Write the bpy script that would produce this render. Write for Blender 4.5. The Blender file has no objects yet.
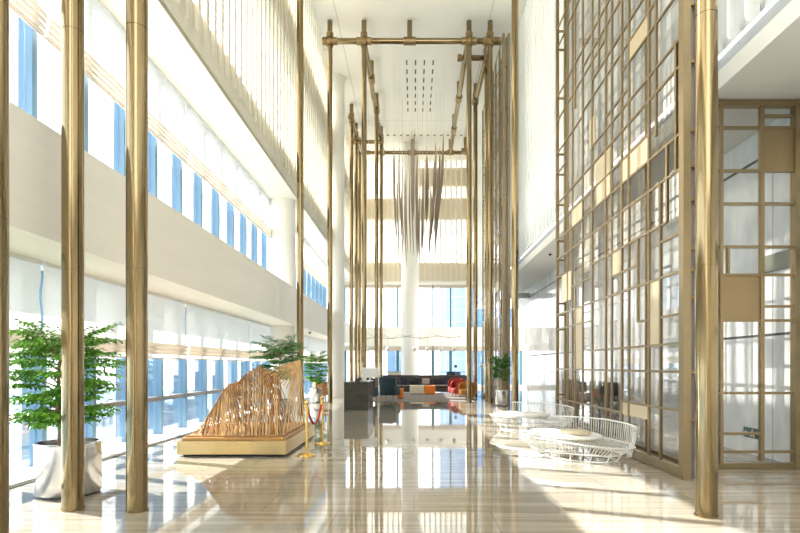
import bpy, bmesh, math, random
from mathutils import Vector, Matrix
random.seed(7)
scene = bpy.context.scene
COL = scene.collection
PI = math.pi

# ---------------------------------------------------------------- camera, sky, sun, exposure
cam_d = bpy.data.cameras.new('camera')
cam_d.sensor_width = 36.0
cam_d.lens = 24.0
cam_d.shift_x = -14.0 / 800
cam_d.shift_y = 99.5 / 800
cam_d.clip_end = 3000
cam = bpy.data.objects.new('camera', cam_d)
cam.location = (0, 0, 1.52)
cam.rotation_euler = (PI / 2, 0, 0)
COL.objects.link(cam)
scene.camera = cam

world = bpy.data.worlds.new('sky')
scene.world = world
world.use_nodes = True
wn, wl = world.node_tree.nodes, world.node_tree.links
bg = wn['Background']
tc = wn.new('ShaderNodeTexCoord'); sx = wn.new('ShaderNodeSeparateXYZ'); rp = wn.new('ShaderNodeValToRGB')
wl.new(tc.outputs['Generated'], sx.inputs[0]); wl.new(sx.outputs['Z'], rp.inputs[0]); wl.new(rp.outputs[0], bg.inputs[0])
rp.color_ramp.elements[0].position = 0.0; rp.color_ramp.elements[0].color = (1.0, 0.985, 0.95, 1)
rp.color_ramp.elements[1].position = 0.8; rp.color_ramp.elements[1].color = (0.93, 0.96, 1.0, 1)
bg.inputs[1].default_value = 1.9

sun_d = bpy.data.lights.new('sun', 'SUN')
sun_d.energy = 9.0
sun_d.angle = math.radians(0.6)
sun_d.color = (1.0, 0.95, 0.86)
sun = bpy.data.objects.new('sun', sun_d)
sun.rotation_euler = Vector((0.93, -0.365, -0.69)).to_track_quat('-Z', 'Y').to_euler()
sun.location = (-20, 10, 20)
COL.objects.link(sun)

scene.view_settings.view_transform = 'Standard'
scene.view_settings.look = 'None'
scene.view_settings.exposure = 1.45
scene.view_settings.gamma = 1.0
scene.view_settings.use_curve_mapping = False
scene.cycles.max_bounces = 12
scene.cycles.diffuse_bounces = 8
scene.cycles.glossy_bounces = 5
scene.cycles.transmission_bounces = 6
scene.cycles.transparent_max_bounces = 24
scene.cycles.sample_clamp_indirect = 20.0
scene.cycles.caustics_reflective = False
scene.cycles.caustics_refractive = False

# ---------------------------------------------------------------- materials
def new_mat(name):
    m = bpy.data.materials.new(name); m.use_nodes = True
    return m, m.node_tree.nodes, m.node_tree.links, m.node_tree.nodes['Principled BSDF']

def mat(name, col, rough=0.5, metal=0.0, var=0.06, scale=(4, 4, 4), spec=0.5, bump=0.0, coords='Object'):
    m, n, l, b = new_mat(name)
    t = n.new('ShaderNodeTexCoord'); mp = n.new('ShaderNodeMapping'); nz = n.new('ShaderNodeTexNoise'); r = n.new('ShaderNodeValToRGB')
    mp.inputs['Scale'].default_value = scale
    nz.inputs['Scale'].default_value = 1.0; nz.inputs['Detail'].default_value = 4
    l.new(t.outputs[coords], mp.inputs[0]); l.new(mp.outputs[0], nz.inputs[0]); l.new(nz.outputs[0], r.inputs[0])
    lo = [max(0, c * (1 - var)) for c in col]; hi = [min(1, c * (1 + var)) for c in col]
    r.color_ramp.elements[0].position = .3; r.color_ramp.elements[0].color = (*lo, 1)
    r.color_ramp.elements[1].position = .7; r.color_ramp.elements[1].color = (*hi, 1)
    l.new(r.outputs[0], b.inputs['Base Color'])
    b.inputs['Roughness'].default_value = rough
    b.inputs['Metallic'].default_value = metal
    b.inputs['Specular IOR Level'].default_value = spec
    if bump:
        bp = n.new('ShaderNodeBump'); bp.inputs['Strength'].default_value = bump; bp.inputs['Distance'].default_value = 0.01
        l.new(nz.outputs[0], bp.inputs['Height']); l.new(bp.outputs[0], b.inputs['Normal'])
    return m

def glass_mat(name, tint, gloss=0.12, rough=0.02):
    m, n, l, b = new_mat(name)
    n.remove(b)
    out = n['Material Output']
    tr = n.new('ShaderNodeBsdfTransparent'); tr.inputs[0].default_value = (*tint, 1)
    gl = n.new('ShaderNodeBsdfGlossy'); gl.inputs['Roughness'].default_value = rough
    fr = n.new('ShaderNodeFresnel'); fr.inputs[0].default_value = 1.45
    mx = n.new('ShaderNodeMixShader')
    mu = n.new('ShaderNodeMath'); mu.operation = 'MAXIMUM'; mu.inputs[1].default_value = gloss
    l.new(fr.outputs[0], mu.inputs[0])
    mn = n.new('ShaderNodeMath'); mn.operation = 'MINIMUM'; mn.inputs[1].default_value = 0.55
    l.new(mu.outputs[0], mn.inputs[0]); l.new(mn.outputs[0], mx.inputs[0])
    l.new(tr.outputs[0], mx.inputs[1]); l.new(gl.outputs[0], mx.inputs[2]); l.new(mx.outputs[0], out.inputs[0])
    return m

def sheer_mat(name, col, transl=0.5, transp=0.1, scale=(1, 1, 30)):
    m, n, l, b = new_mat(name)
    n.remove(b)
    out = n['Material Output']
    t = n.new('ShaderNodeTexCoord'); mp = n.new('ShaderNodeMapping'); nz = n.new('ShaderNodeTexNoise'); r = n.new('ShaderNodeValToRGB')
    mp.inputs['Scale'].default_value = scale
    l.new(t.outputs['Object'], mp.inputs[0]); l.new(mp.outputs[0], nz.inputs[0]); l.new(nz.outputs[0], r.inputs[0])
    r.color_ramp.elements[0].position = .35; r.color_ramp.elements[0].color = (*[c * .93 for c in col], 1)
    r.color_ramp.elements[1].position = .65; r.color_ramp.elements[1].color = (*col, 1)
    d = n.new('ShaderNodeBsdfDiffuse'); tl = n.new('ShaderNodeBsdfTranslucent'); tp = n.new('ShaderNodeBsdfTransparent')
    l.new(r.outputs[0], d.inputs[0]); l.new(r.outputs[0], tl.inputs[0])
    a = n.new('ShaderNodeMixShader'); a.inputs[0].default_value = transl
    c = n.new('ShaderNodeMixShader'); c.inputs[0].default_value = transp
    l.new(d.outputs[0], a.inputs[1]); l.new(tl.outputs[0], a.inputs[2])
    l.new(a.outputs[0], c.inputs[1]); l.new(tp.outputs[0], c.inputs[2]); l.new(c.outputs[0], out.inputs[0])
    return m

def floor_mat():
    m, n, l, b = new_mat('polished striated marble')
    t = n.new('ShaderNodeTexCoord')
    mp = n.new('ShaderNodeMapping'); mp.inputs['Scale'].default_value = (.35, 9, 1)
    nz = n.new('ShaderNodeTexNoise'); nz.inputs['Scale'].default_value = 1; nz.inputs['Detail'].default_value = 7; nz.inputs['Roughness'].default_value = .65
    r = n.new('ShaderNodeValToRGB'); e = r.color_ramp.elements
    e[0].position = .28; e[0].color = (.235, .195, .15, 1)
    e[1].position = .72; e[1].color = (.47, .42, .35, 1)
    k = e.new(.5); k.color = (.345, .30, .24, 1)
    br = n.new('ShaderNodeTexBrick'); br.offset = 0.5
    br.inputs['Scale'].default_value = 1; br.inputs['Brick Width'].default_value = 1.6; br.inputs['Row Height'].default_value = .8
    br.inputs['Mortar Size'].default_value = .004
    br.inputs['Color1'].default_value = (1, 1, 1, 1); br.inputs['Color2'].default_value = (.87, .87, .86, 1); br.inputs['Mortar'].default_value = (.6, .57, .53, 1)
    mx = n.new('ShaderNodeMix'); mx.data_type = 'RGBA'; mx.blend_type = 'MULTIPLY'; mx.inputs[0].default_value = 1
    l.new(t.outputs['Object'], mp.inputs[0]); l.new(mp.outputs[0], nz.inputs[0]); l.new(nz.outputs[0], r.inputs[0])
    l.new(t.outputs['Object'], br.inputs[0]); l.new(r.outputs[0], mx.inputs[6]); l.new(br.outputs[0], mx.inputs[7])
    l.new(mx.outputs[2], b.inputs['Base Color'])
    b.inputs['Roughness'].default_value = .035
    b.inputs['IOR'].default_value = 1.6
    b.inputs['Specular IOR Level'].default_value = .62
    return m

def marble_wall_mat():
    m, n, l, b = new_mat('pale veined wall stone')
    t = n.new('ShaderNodeTexCoord')
    mp = n.new('ShaderNodeMapping'); mp.inputs['Scale'].default_value = (1.2, 1.2, .55)
    nz = n.new('ShaderNodeTexNoise'); nz.inputs['Scale'].default_value = 1.4; nz.inputs['Detail'].default_value = 8; nz.inputs['Distortion'].default_value = 1.2
    r = n.new('ShaderNodeValToRGB'); e = r.color_ramp.elements
    e[0].position = .32; e[0].color = (.72, .73, .74, 1); e[1].position = .62; e[1].color = (.92, .93, .93, 1)
    l.new(t.outputs['Object'], mp.inputs[0]); l.new(mp.outputs[0], nz.inputs[0]); l.new(nz.outputs[0], r.inputs[0]); l.new(r.outputs[0], b.inputs['Base Color'])
    b.inputs['Roughness'].default_value = .08
    return m

def bamboo_mat(name, col):
    return mat(name, col, .5, 0, .28, (9, 9, 2))

M = {}
M['brass'] = mat('brushed brass', (.265, .20, .108), .13, 1.0, .01, (30, 30, .4))
M['brass_dark'] = mat('aged bronze brass', (.30, .215, .11), .36, 1.0, .06, (20, 20, .6))
M['brass_lattice'] = mat('satin champagne brass', (.30, .228, .128), .34, .85, .05, (6, 6, 6))
M['bronze_panel'] = mat('bronze metal sheet', (.33, .24, .13), .45, .75, .03, (40, 40, .6))
M['brass_panel'] = mat('champagne metal sheet', (.62, .52, .36), .42, .5, .03, (40, 40, .6))
M['gold'] = mat('polished gold', (.80, .55, .18), .16, 1.0, .04)
M['plinth_gold'] = mat('brushed gold sheet', (.68, .50, .24), .32, .9, .06, (.8, .8, 40))
M['cream'] = mat('cream painted plaster', (.91, .87, .78), .55, 0, .02, (.6, .6, 6))
M['spandrel'] = mat('tan spandrel panel', (.86, .72, .50), .6, 0, .02, (.6, .6, 6))
M['white'] = mat('warm white plaster', (.86, .84, .78), .6, 0, .015, (.5, .5, .5))
M['ceiling'] = mat('ceiling paint', (.84, .83, .77), .7, 0, .012, (.4, .4, .4))
M['flute'] = sheer_mat('translucent cream fluted sheet', (.90, .87, .79), .48, .20, (20, 20, .3))
M['flute_rib'] = mat('opaque cream flute rib', (.76, .715, .60), .55, 0, .03, (3, 3, .5))
M['flute_white'] = mat('white fluted stone glass', (.90, .92, .91), .35, 0, .05, (14, 14, .9))
M['shade'] = sheer_mat('sheer white roller cloth', (.91, .86, .78), .34, .06, (3, 3, 60))
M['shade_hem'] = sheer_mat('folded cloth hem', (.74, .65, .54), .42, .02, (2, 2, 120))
M['fin'] = mat('dark fin tinted sky blue', (.17, .30, .43), .35, .1, .05, (2, 2, 2))  # dark mullion, with the blue cast of the sky put into its colour
M['fin_teal'] = mat('dark teal mullion', (.06, .17, .22), .4, .1, .05, (2, 2, 2))
M['rail'] = mat('bronze grey window rail', (.25, .23, .22), .4, .3, .05)
M['glass'] = glass_mat('window glass', (.93, .97, 1.0), .05)
M['screen_glass'] = glass_mat('screen glass', (.985, .99, .99), .05)
M['floor'] = floor_mat()
M['marble'] = marble_wall_mat()
M['joint'] = mat('dark shadow joint', (.10, .10, .10), .6)
M['joint_grey'] = mat('grey recess band', (.46, .48, .49), .6)
M['olive'] = mat('olive grey metal', (.27, .28, .22), .4)
M['steel'] = mat('polished stainless steel', (.72, .72, .73), .2, 1.0, .008, (20, 20, .5))
M['soil'] = mat('potting soil', (.06, .045, .03), .9, 0, .3, (30, 30, 30))
M['bark'] = mat('bark', (.42, .30, .16), .8, 0, .25, (20, 20, 4), bump=.4)
M['leaf'] = mat('glossy green leaf', (.17, .42, .04), .45, 0, .45, (9, 9, 9))
M['leaf_dark'] = mat('dark green leaf', (.075, .24, .04), .45, 0, .45, (9, 9, 9))
M['bamboo'] = bamboo_mat('bamboo rod', (.66, .41, .17))
M['bamboo_dark'] = bamboo_mat('brown bamboo and gap shade', (.36, .18, .065))
M['deck'] = mat('honey wood deck', (.52, .27, .09), .35, 0, .15, (2, 14, 14))
M['red_velvet'] = mat('red velvet', (.55, .02, .02), .75, 0, .15, (30, 30, 30))
M['red_fabric'] = mat('red upholstery', (.30, .014, .007), .7, 0, .1, (40, 40, 40))
M['orange_fabric'] = mat('orange upholstery', (.85, .24, .03), .7, 0, .08, (40, 40, 40))
M['amber_fabric'] = mat('amber velvet upholstery', (.42, .16, .022), .6, 0, .12, (30, 30, 30))
M['tan_leather'] = mat('tan leather', (.42, .20, .08), .5, 0, .1, (15, 15, 15))
M['teal_fabric'] = mat('dark teal upholstery', (.008, .030, .044), .7, 0, .15, (40, 40, 40))
M['navy_fabric'] = mat('navy cushion cloth', (.02, .025, .06), .8, 0, .15, (40, 40, 40))
M['black_fabric'] = mat('black cushion cloth', (.015, .015, .017), .8, 0, .15, (40, 40, 40))
M['taupe_fabric'] = mat('taupe cushion cloth', (.34, .28, .23), .8, 0, .1, (40, 40, 40))
M['cream_fabric'] = mat('cream upholstery', (.72, .66, .52), .75, 0, .06, (40, 40, 40))
M['dark_leather'] = mat('dark brown leather', (.035, .028, .024), .45, 0, .2, (12, 12, 12))
M['rug'] = mat('grey brown woven rug', (.20, .17, .15), .95, 0, .25, (14, 14, 14))
M['stone_dark'] = mat('dark grey green stone', (.040, .043, .036), .25, 0, .3, (2, 2, 14))
M['black'] = mat('black plastic', (.012, .012, .012), .4)
M['screen_white'] = mat('white plastic', (.80, .80, .80), .4, 0, .02)
M['white_wire'] = mat('white lacquered wire', (.74, .74, .72), .35, 0, .02)
M['white_pad'] = mat('white seat pad', (.78, .77, .74), .8, 0, .03, (20, 20, 20))
M['beige_pad'] = mat('beige cushion', (.62, .54, .40), .8, 0, .06, (20, 20, 20))
M['blade'] = mat('taupe bronze blade', (.27, .215, .16), .42, .3, .2, (6, 6, .5))
M['cord'] = mat('pale cord', (.62, .58, .50), .5)
M['globe'] = mat('opal glass globe', (.93, .92, .88), .2, 0, .01)
M['downlight'] = mat('bronze downlight rim', (.30, .22, .10), .4, .6, .05)
M['slot'] = mat('black ceiling slot', (.05, .055, .06), .6)
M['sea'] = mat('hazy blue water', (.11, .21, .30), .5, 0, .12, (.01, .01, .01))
M['sign_dark'] = mat('dark green sign face', (.015, .10, .06), .4)
M['wood_red'] = mat('reddish brown wood', (.22, .07, .035), .4, 0, .25, (3, 3, 14))
M['wood_dark'] = mat('black stained wood', (.03, .028, .027), .35, 0, .2, (3, 3, 14))
M['wood_leg'] = mat('brown wood leg', (.22, .11, .05), .4, 0, .15, (8, 8, 3))

def tower_mat(name, col, line, w, h):
    m, n, l, b = new_mat(name)
    t = n.new('ShaderNodeTexCoord'); mp = n.new('ShaderNodeMapping'); mp.inputs['Rotation'].default_value = (PI / 2, 0, 0)
    br = n.new('ShaderNodeTexBrick'); br.offset = 0
    br.inputs['Scale'].default_value = 1; br.inputs['Brick Width'].default_value = w; br.inputs['Row Height'].default_value = h
    br.inputs['Mortar Size'].default_value = .16
    br.inputs['Color1'].default_value = (*col, 1); br.inputs['Color2'].default_value = (*[c * .9 for c in col], 1); br.inputs['Mortar'].default_value = (*line, 1)
    l.new(t.outputs['Object'], mp.inputs[0]); l.new(mp.outputs[0], br.inputs[0]); l.new(br.outputs[0], b.inputs['Base Color'])
    b.inputs['Roughness'].default_value = .4
    return m
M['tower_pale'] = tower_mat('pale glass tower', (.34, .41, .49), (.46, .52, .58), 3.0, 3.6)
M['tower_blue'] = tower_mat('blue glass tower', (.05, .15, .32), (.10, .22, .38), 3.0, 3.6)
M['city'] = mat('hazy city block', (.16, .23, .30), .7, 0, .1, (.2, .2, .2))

# ---------------------------------------------------------------- mesh helpers
class MB:
    def __init__(s): s.v = []; s.f = []
    def add(s, vs, fs):
        b = len(s.v); s.v += [tuple(v) for v in vs]; s.f += [tuple(i + b for i in f) for f in fs]; return s
    def box(s, x0, x1, y0, y1, z0, z1):
        if x0 > x1: x0, x1 = x1, x0
        if y0 > y1: y0, y1 = y1, y0
        if z0 > z1: z0, z1 = z1, z0
        return s.add([(x0,y0,z0),(x1,y0,z0),(x1,y1,z0),(x0,y1,z0),(x0,y0,z1),(x1,y0,z1),(x1,y1,z1),(x0,y1,z1)],
              [(0,3,2,1),(4,5,6,7),(0,1,5,4),(1,2,6,5),(2,3,7,6),(3,0,4,7)])
    def rbox(s, x0, x1, y0, y1, z0, z1, r=.03, seg=3, M4=None):
        bm = bmesh.new(); bmesh.ops.create_cube(bm, size=1)
        for v in bm.verts:
            v.co = Vector(((x0+x1)/2 + v.co.x*(x1-x0), (y0+y1)/2 + v.co.y*(y1-y0), (z0+z1)/2 + v.co.z*(z1-z0)))
        r = min(r, .49*min(x1-x0, y1-y0, z1-z0))
        bmesh.ops.bevel(bm, geom=bm.edges[:], offset=r, segments=seg, affect='EDGES', profile=.5)
        if M4 is not None: bmesh.ops.transform(bm, matrix=M4, verts=bm.verts)
        bm.verts.index_update()
        s.add([v.co.copy() for v in bm.verts], [[v.index for v in f.verts] for f in bm.faces]); bm.free(); return s
    def tube(s, pts, r, n=8, cap=True):
        pts = [Vector(p) for p in pts]
        rs = r if isinstance(r, (list, tuple)) else [r]*len(pts)
        rings = []; up = None
        for i, p in enumerate(pts):
            d = (pts[min(i+1, len(pts)-1)] - pts[max(i-1, 0)]).normalized()
            if up is None:
                up = Vector((0,0,1)) if abs(d.z) < .9 else Vector((1,0,0))
            a = d.cross(up).normalized(); b = a.cross(d).normalized(); up = b
            rings.append([p + (a*math.cos(2*PI*k/n) + b*math.sin(2*PI*k/n))*rs[i] for k in range(n)])
        vs = [v for q in rings for v in q]; fs = []
        for i in range(len(rings)-1):
            for k in range(n):
                k2 = (k+1) % n
                fs.append((i*n+k, i*n+k2, (i+1)*n+k2, (i+1)*n+k))
        if cap:
            fs.append(tuple(reversed(range(n)))); fs.append(tuple((len(rings)-1)*n+k for k in range(n)))
        return s.add(vs, fs)
    def loop(s, pts, r, n=6):
        pts = [Vector(p) for p in pts]; m = len(pts); rings = []
        for i, p in enumerate(pts):
            d = (pts[(i+1) % m] - pts[i-1]).normalized()
            a = d.cross(Vector((0,0,1))).normalized(); b = a.cross(d)
            rings.append([p + (a*math.cos(2*PI*k/n)+b*math.sin(2*PI*k/n))*r for k in range(n)])
        fs = []
        for i in range(m):
            j = (i+1) % m
            for k in range(n):
                k2 = (k+1) % n; fs.append((i*n+k, i*n+k2, j*n+k2, j*n+k))
        return s.add([v for q in rings for v in q], fs)
    def lathe(s, prof, n=24, c=(0,0)):
        vs = []; fs = []; idx = []
        for (r, z) in prof:
            if r < 1e-6: idx.append([len(vs)]*n); vs.append((c[0], c[1], z))
            else:
                idx.append(list(range(len(vs), len(vs)+n)))
                vs += [(c[0]+r*math.cos(2*PI*k/n), c[1]+r*math.sin(2*PI*k/n), z) for k in range(n)]
        for i in range(len(prof)-1):
            for k in range(n):
                k2 = (k+1) % n
                f = []
                for q in (idx[i][k], idx[i][k2], idx[i+1][k2], idx[i+1][k]):
                    if q not in f: f.append(q)
                if len(f) > 2: fs.append(tuple(f))
        return s.add(vs, fs)
    def sphere(s, c, r, n=14, m=8, sc=(1,1,1)):
        prof = [(r*math.sin(PI*i/m), -r*math.cos(PI*i/m)) for i in range(m+1)]
        b = len(s.v); s.lathe([(max(0, p[0]) if 0 < i < m else 0, p[1]) for i, p in enumerate(prof)], n)
        for i in range(b, len(s.v)):
            v = s.v[i]; s.v[i] = (c[0]+v[0]*sc[0], c[1]+v[1]*sc[1], c[2]+v[2]*sc[2])
        return s
    def build(s, name, m, parent=None, smooth=True, angle=35):
        me = bpy.data.meshes.new(name); me.from_pydata(s.v, [], s.f); me.materials.append(m)
        me.update()
        if smooth:
            me.polygons.foreach_set('use_smooth', [True]*len(me.polygons))
            me.set_sharp_from_angle(angle=math.radians(angle))
        o = bpy.data.objects.new(name, me); COL.objects.link(o)
        if parent is not None: o.parent = parent
        return o

def tag(o, label=None, cat=None, group=None, kind=None):
    if label: o['label'] = label
    if cat: o['category'] = cat
    if group: o['group'] = group
    if kind: o['kind'] = kind
    return o
def thing(name, label, cat, loc=(0,0,0), rz=0.0, group=None):
    o = bpy.data.objects.new(name, None); COL.objects.link(o); o.location = loc; o.rotation_euler = (0,0,rz)
    o.empty_display_size = .2
    return tag(o, label, cat, group)
def structure(name, mb, m, parent=None, smooth=True):
    o = mb.build(name, m, parent, smooth)
    if parent is None: o['kind'] = 'structure'
    return o
def structure_empty(name, loc=(0,0,0)):
    o = bpy.data.objects.new(name, None); COL.objects.link(o); o.location = loc; o['kind'] = 'structure'; return o
def copy_tree(o, parent=None):
    c = o.copy(); COL.objects.link(c)
    if parent is not None: c.parent = parent
    for ch in o.children: copy_tree(ch, c)
    return c
def dup(o, loc, rz=None, label=None):
    c = copy_tree(o); c.location = loc
    if rz is not None: c.rotation_euler = (0,0,rz)
    if label: c['label'] = label
    return c
ORD = ['first','second','third','fourth','fifth','sixth','seventh','eighth','ninth','tenth','eleventh','twelfth','thirteenth']

# ================================================================ the setting
Y0, Y1 = -9.0, 37.0
CEIL = 15.8
structure('floor', MB().box(-6.1, 8.2, Y0-1, Y1+.6, -.2, 0), M['floor'], smooth=False)

ce = structure('ceiling', MB().box(-5.4, 8.2, Y0, Y1+.6, CEIL, CEIL+.2), M['ceiling'], smooth=False)
for r_ in range(7):
    for c_ in range(4):
        x = -.34 + .413*c_; y = 25.1 + .77*r_
        MB().box(x-.03, x+.03, y-.2, y+.2, CEIL-.012, CEIL+.01).build('recessed_slot', M['slot'], ce, False)
for x in (-3.15, 3.12):
    MB().box(x-.012, x+.012, Y0, Y1, CEIL-.006, CEIL+.01).build('ceiling_joint', M['joint_grey'], ce, False)
for y in (9, 15.5, 31):
    MB().box(-3.15, 3.12, y-.006, y+.006, CEIL-.004, CEIL+.01).build('ceiling_joint', M['joint_grey'], ce, False)

# fluted sheets: straight run along u, ribs stand proud of recessed faces with rounded feet
def fluted(u0, u1, z0, z1, place, pitch=.405, rib=.13, depth=.07, foot=.32):
    face, ribs = MB(), MB()
    n = int(round((u1-u0)/pitch)); p = (u1-u0)/n
    w = (p-rib)/2
    for i in range(n):
        a = u0 + i*p; c = a + p/2
        L, R = c-w, c+w
        # recessed face with an arched foot
        arc = [(c - w*math.cos(PI*k/6), z0+foot - w*.8*math.sin(PI*k/6) + w*.8) for k in range(7)]
        poly = [(u, z, depth) for u, z in arc] + [(R, z1, depth), (L, z1, depth)]
        face.add([place(*q) for q in poly], [tuple(range(len(poly)))])
        # reveal around it
        edge = [(L, z1)] + arc + [(R, z1)]
        vs = []; fs = []
        for u, z in edge: vs += [place(u, z, 0), place(u, z, depth)]
        for k in range(len(edge)-1): fs.append((2*k, 2*k+1, 2*k+3, 2*k+2))
        ribs.add(vs, fs)
        # front of the rib halves and the foot below the arch
        ribs.add([place(a, z0, 0), place(L, z0+foot, 0), place(L, z1, 0), place(a, z1, 0)], [(0,1,2,3)])
        ribs.add([place(a+p, z0, 0), place(a+p, z1, 0), place(R, z1, 0), place(R, z0+foot, 0)], [(0,1,2,3)])
        pts = [(a, z0), *arc, (a+p, z0)]
        ribs.add([place(u, z, 0) for u, z in pts], [tuple(range(len(pts)))])
    return face, ribs

# ---- left wall
f_, r_ = fluted(Y0, Y1, 7.34, CEIL, lambda u, z, d: (-4.0-d, u, z))
wl_ = structure('wall_left', f_, M['flute'], smooth=False)
r_.build('flute_ribs', M['flute_rib'], wl_, False)
structure('trim_1', MB().box(-6.0, -4.06, Y0, Y1, 2.93, 4.18), M['cream'], smooth=False)        # lower spandrel band
structure('trim_2', MB().box(-5.34, -4.075, Y0, Y1, 7.34, 8.25), M['white'], smooth=False)        # upper slab, soffit seen from below
structure('trim_3', MB().box(-5.34, -4.12, Y0, Y1, 11.8, 13.2), M['spandrel'], smooth=False)
structure('trim_4', MB().box(-6.0, -5.04, Y0, Y1, 0, .035), M['white'], smooth=False)             # window kerb
structure('trim_5', MB().box(-5.02, -4.99, Y0, Y1, 0, .012), M['joint'], smooth=False)            # shadow gap at the kerb
# ---- left windows, one bay of four lights each
BAY, PITCH, START = 4.54, 1.135, 2.66-2*4.54
LPITCH = 1.24
LSTART = 11.66 - 16*LPITCH
def window_bay(name, z0, z1, transom, xi, p):
    w = structure_empty(name)
    for k in range(4):
        y = k*p
        MB().box(xi-(.30 if transom else .19), xi, y-.05, y+.05, z0, z1).build('mullion', M['fin'], w, False)
        MB().box(xi-.095, xi-.085, y+.05, y+p-.05, z0, z1).build('pane', M['glass'], w, False)
        if transom:
            tr_ = MB().box(xi-.10, xi+.02, y+.05, y+p-.05, .77, .86).build('transom', M['rail'], w, False)
            MB().tube([(xi+.02, y+.3, .88), (xi+.07, y+.3, .92), (xi+.07, y+.42, .92)], .012, 6).build('window_handle', M['rail'], tr_)
    return w
lowproto = window_bay('window_1', .035, 2.93, True, -5.5, LPITCH)
upproto = window_bay('window_11', 4.18, 7.34, False, -5.12, PITCH)
for k in range(9):
    a = lowproto if k == 0 else copy_tree(lowproto); a.location = (0, LSTART+k*4*LPITCH, 0); a.name = 'window_%d' % (k+1)
    b = upproto if k == 0 else copy_tree(upproto); b.location = (0, START+k*BAY, 0); b.name = 'window_%d' % (k+11)
structure('wall_left_end', MB().box(-5.4, -5.02, START+9*BAY, Y1, 4.18, 7.34), M['cream'], smooth=False)

# roman shades, one to a bay
def roman_shade(drop, folds, label):
    t = thing('roman_shade', label, 'window shade')
    m = MB()
    L = BAY-.05; N = 24
    # cloth: slight sag between battens
    rows = []
    H = drop
    for i in range(13):
        z = -H*i/12
        rows.append([(-5.03 + .012*math.sin(i*PI/3) , .025+L*k/N, z) for k in range(N+1)])
    vs = [v for r in rows for v in r]; fs = []
    for i in range(12):
        for k in range(N): fs.append((i*(N+1)+k, i*(N+1)+k+1, (i+1)*(N+1)+k+1, (i+1)*(N+1)+k))
    m.add(vs, fs); cl = m.build('cloth', M['shade'], t)
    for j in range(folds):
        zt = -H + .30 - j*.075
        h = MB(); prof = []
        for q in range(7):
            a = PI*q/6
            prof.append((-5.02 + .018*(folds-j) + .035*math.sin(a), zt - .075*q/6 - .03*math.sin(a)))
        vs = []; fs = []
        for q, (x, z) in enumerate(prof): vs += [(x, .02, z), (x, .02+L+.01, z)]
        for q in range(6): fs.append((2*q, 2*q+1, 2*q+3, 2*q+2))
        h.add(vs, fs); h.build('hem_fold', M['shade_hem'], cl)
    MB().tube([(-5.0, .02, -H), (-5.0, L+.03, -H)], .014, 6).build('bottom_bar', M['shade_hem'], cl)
    MB().box(-5.06, -4.99, .02, L+.03, -.05, 0).build('head_rail', M['screen_white'], t, False)
    return t
lo_s = roman_shade(1.255, 3, '')
up_s = roman_shade(1.37, 4, '')
for k in range(9):
    a = lo_s if k == 0 else copy_tree(lo_s); a.location = (0, START+k*BAY, 2.93)
    tag(a, 'sheer white roman shade on the lower left windows, %s bay from the camera' % ORD[k], 'window shade', 'roman shades along the lower left windows')
    b = up_s if k == 0 else copy_tree(up_s); b.location = (0, START+k*BAY, 7.34)
    tag(b, 'sheer white roman shade on the upper left windows, %s bay from the camera' % ORD[k], 'window shade', 'roman shades along the upper left windows')

# ---- wall behind the camera, open above to daylight
structure('wall_front', MB().box(-5.4, 8.2, Y0-.3, Y0, 0, 7.34), M['cream'], smooth=False)

# ---- round columns
def column(name, x, y, r, top):
    m = MB().lathe([(r+.02, 0), (r+.02, .12), (r, .12), (r, top)], 40, (x, y)); structure(name, m, M['white'])
column('column', -4.62, 18.8, .43, 7.34)
column('column', -3.87, 26.4, .43, CEIL)
column('column', -.26, 34.4, .55, CEIL)

# ---- back wall
BX0, BX1 = -5.4, 8.2
f_, r_ = fluted(-4.0, 4.4, 7.34, CEIL, lambda u, z, d: (u, Y1+d, z), pitch=.36, rib=.1, foot=.1)
wb = structure('wall_back', f_, M['flute'], smooth=False)
r_.build('flute_ribs', M['flute_rib'], wb, False)
structure('trim_6', MB().box(BX0, BX1, Y1+.09, Y1+.6, 7.34, 8.74), M['spandrel'], smooth=False)
structure('trim_7', MB().box(BX0, BX1, Y1+.09, Y1+.6, 11.7, 13.2), M['spandrel'], smooth=False)
structure('trim_8', MB().box(-.2, BX1, Y1+.09, Y1+.6, 14.0, 15.3), M['spandrel'], smooth=False)
structure('trim_9', MB().box(BX0, BX1, Y1, Y1+.6, 2.93, 4.2), M['cream'], smooth=False)
structure('trim_10', MB().box(BX0, BX1, Y1-.02, Y1+.3, 7.2, 7.34), M['white'], smooth=False)
structure('trim_11', MB().box(BX0, BX1, Y1+.05, Y1+.5, 0, .2), M['white'], smooth=False)
def back_bay(name, z0, z1):
    w = structure_empty(name)
    for k in range(3):
        x = k*1.23
        MB().box(x-(.10 if z0 < 1 else .055), x+(.10 if z0 < 1 else .055), Y1+.2, Y1+.45, z0, z1).build('mullion', M['fin_teal'], w, False)
        MB().box(x+.055, x+1.23-.055, Y1+.31, Y1+.32, z0, z1).build('pane', M['glass'], w, False)
    MB().box(0, 3.69, Y1+.26, Y1+.36, z0+.88, z0+.94).build('transom', M['fin_teal'], w, False) if z0 < 1 else None
    return w
w0 = back_bay('window_27', .2, 2.93); w1 = back_bay('window_31', 4.2, 7.2)
def back_shade(drop):
    t = thing('roman_shade', '', 'window shade')
    m = MB(); m.box(.03, 3.66, Y1+.1, Y1+.13, -drop, 0); m.build('cloth', M['shade_hem'], t, False)
    MB().box(.03, 3.66, Y1+.08, Y1+.15, -drop-.03, -drop).build('bottom_bar', M['shade_hem'], t, False)
    MB().box(.03, 3.66, Y1+.08, Y1+.15, -.05, 0).build('head_rail', M['screen_white'], t, False)
    return t
s0 = back_shade(.33); s1 = back_shade(.22)
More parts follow.
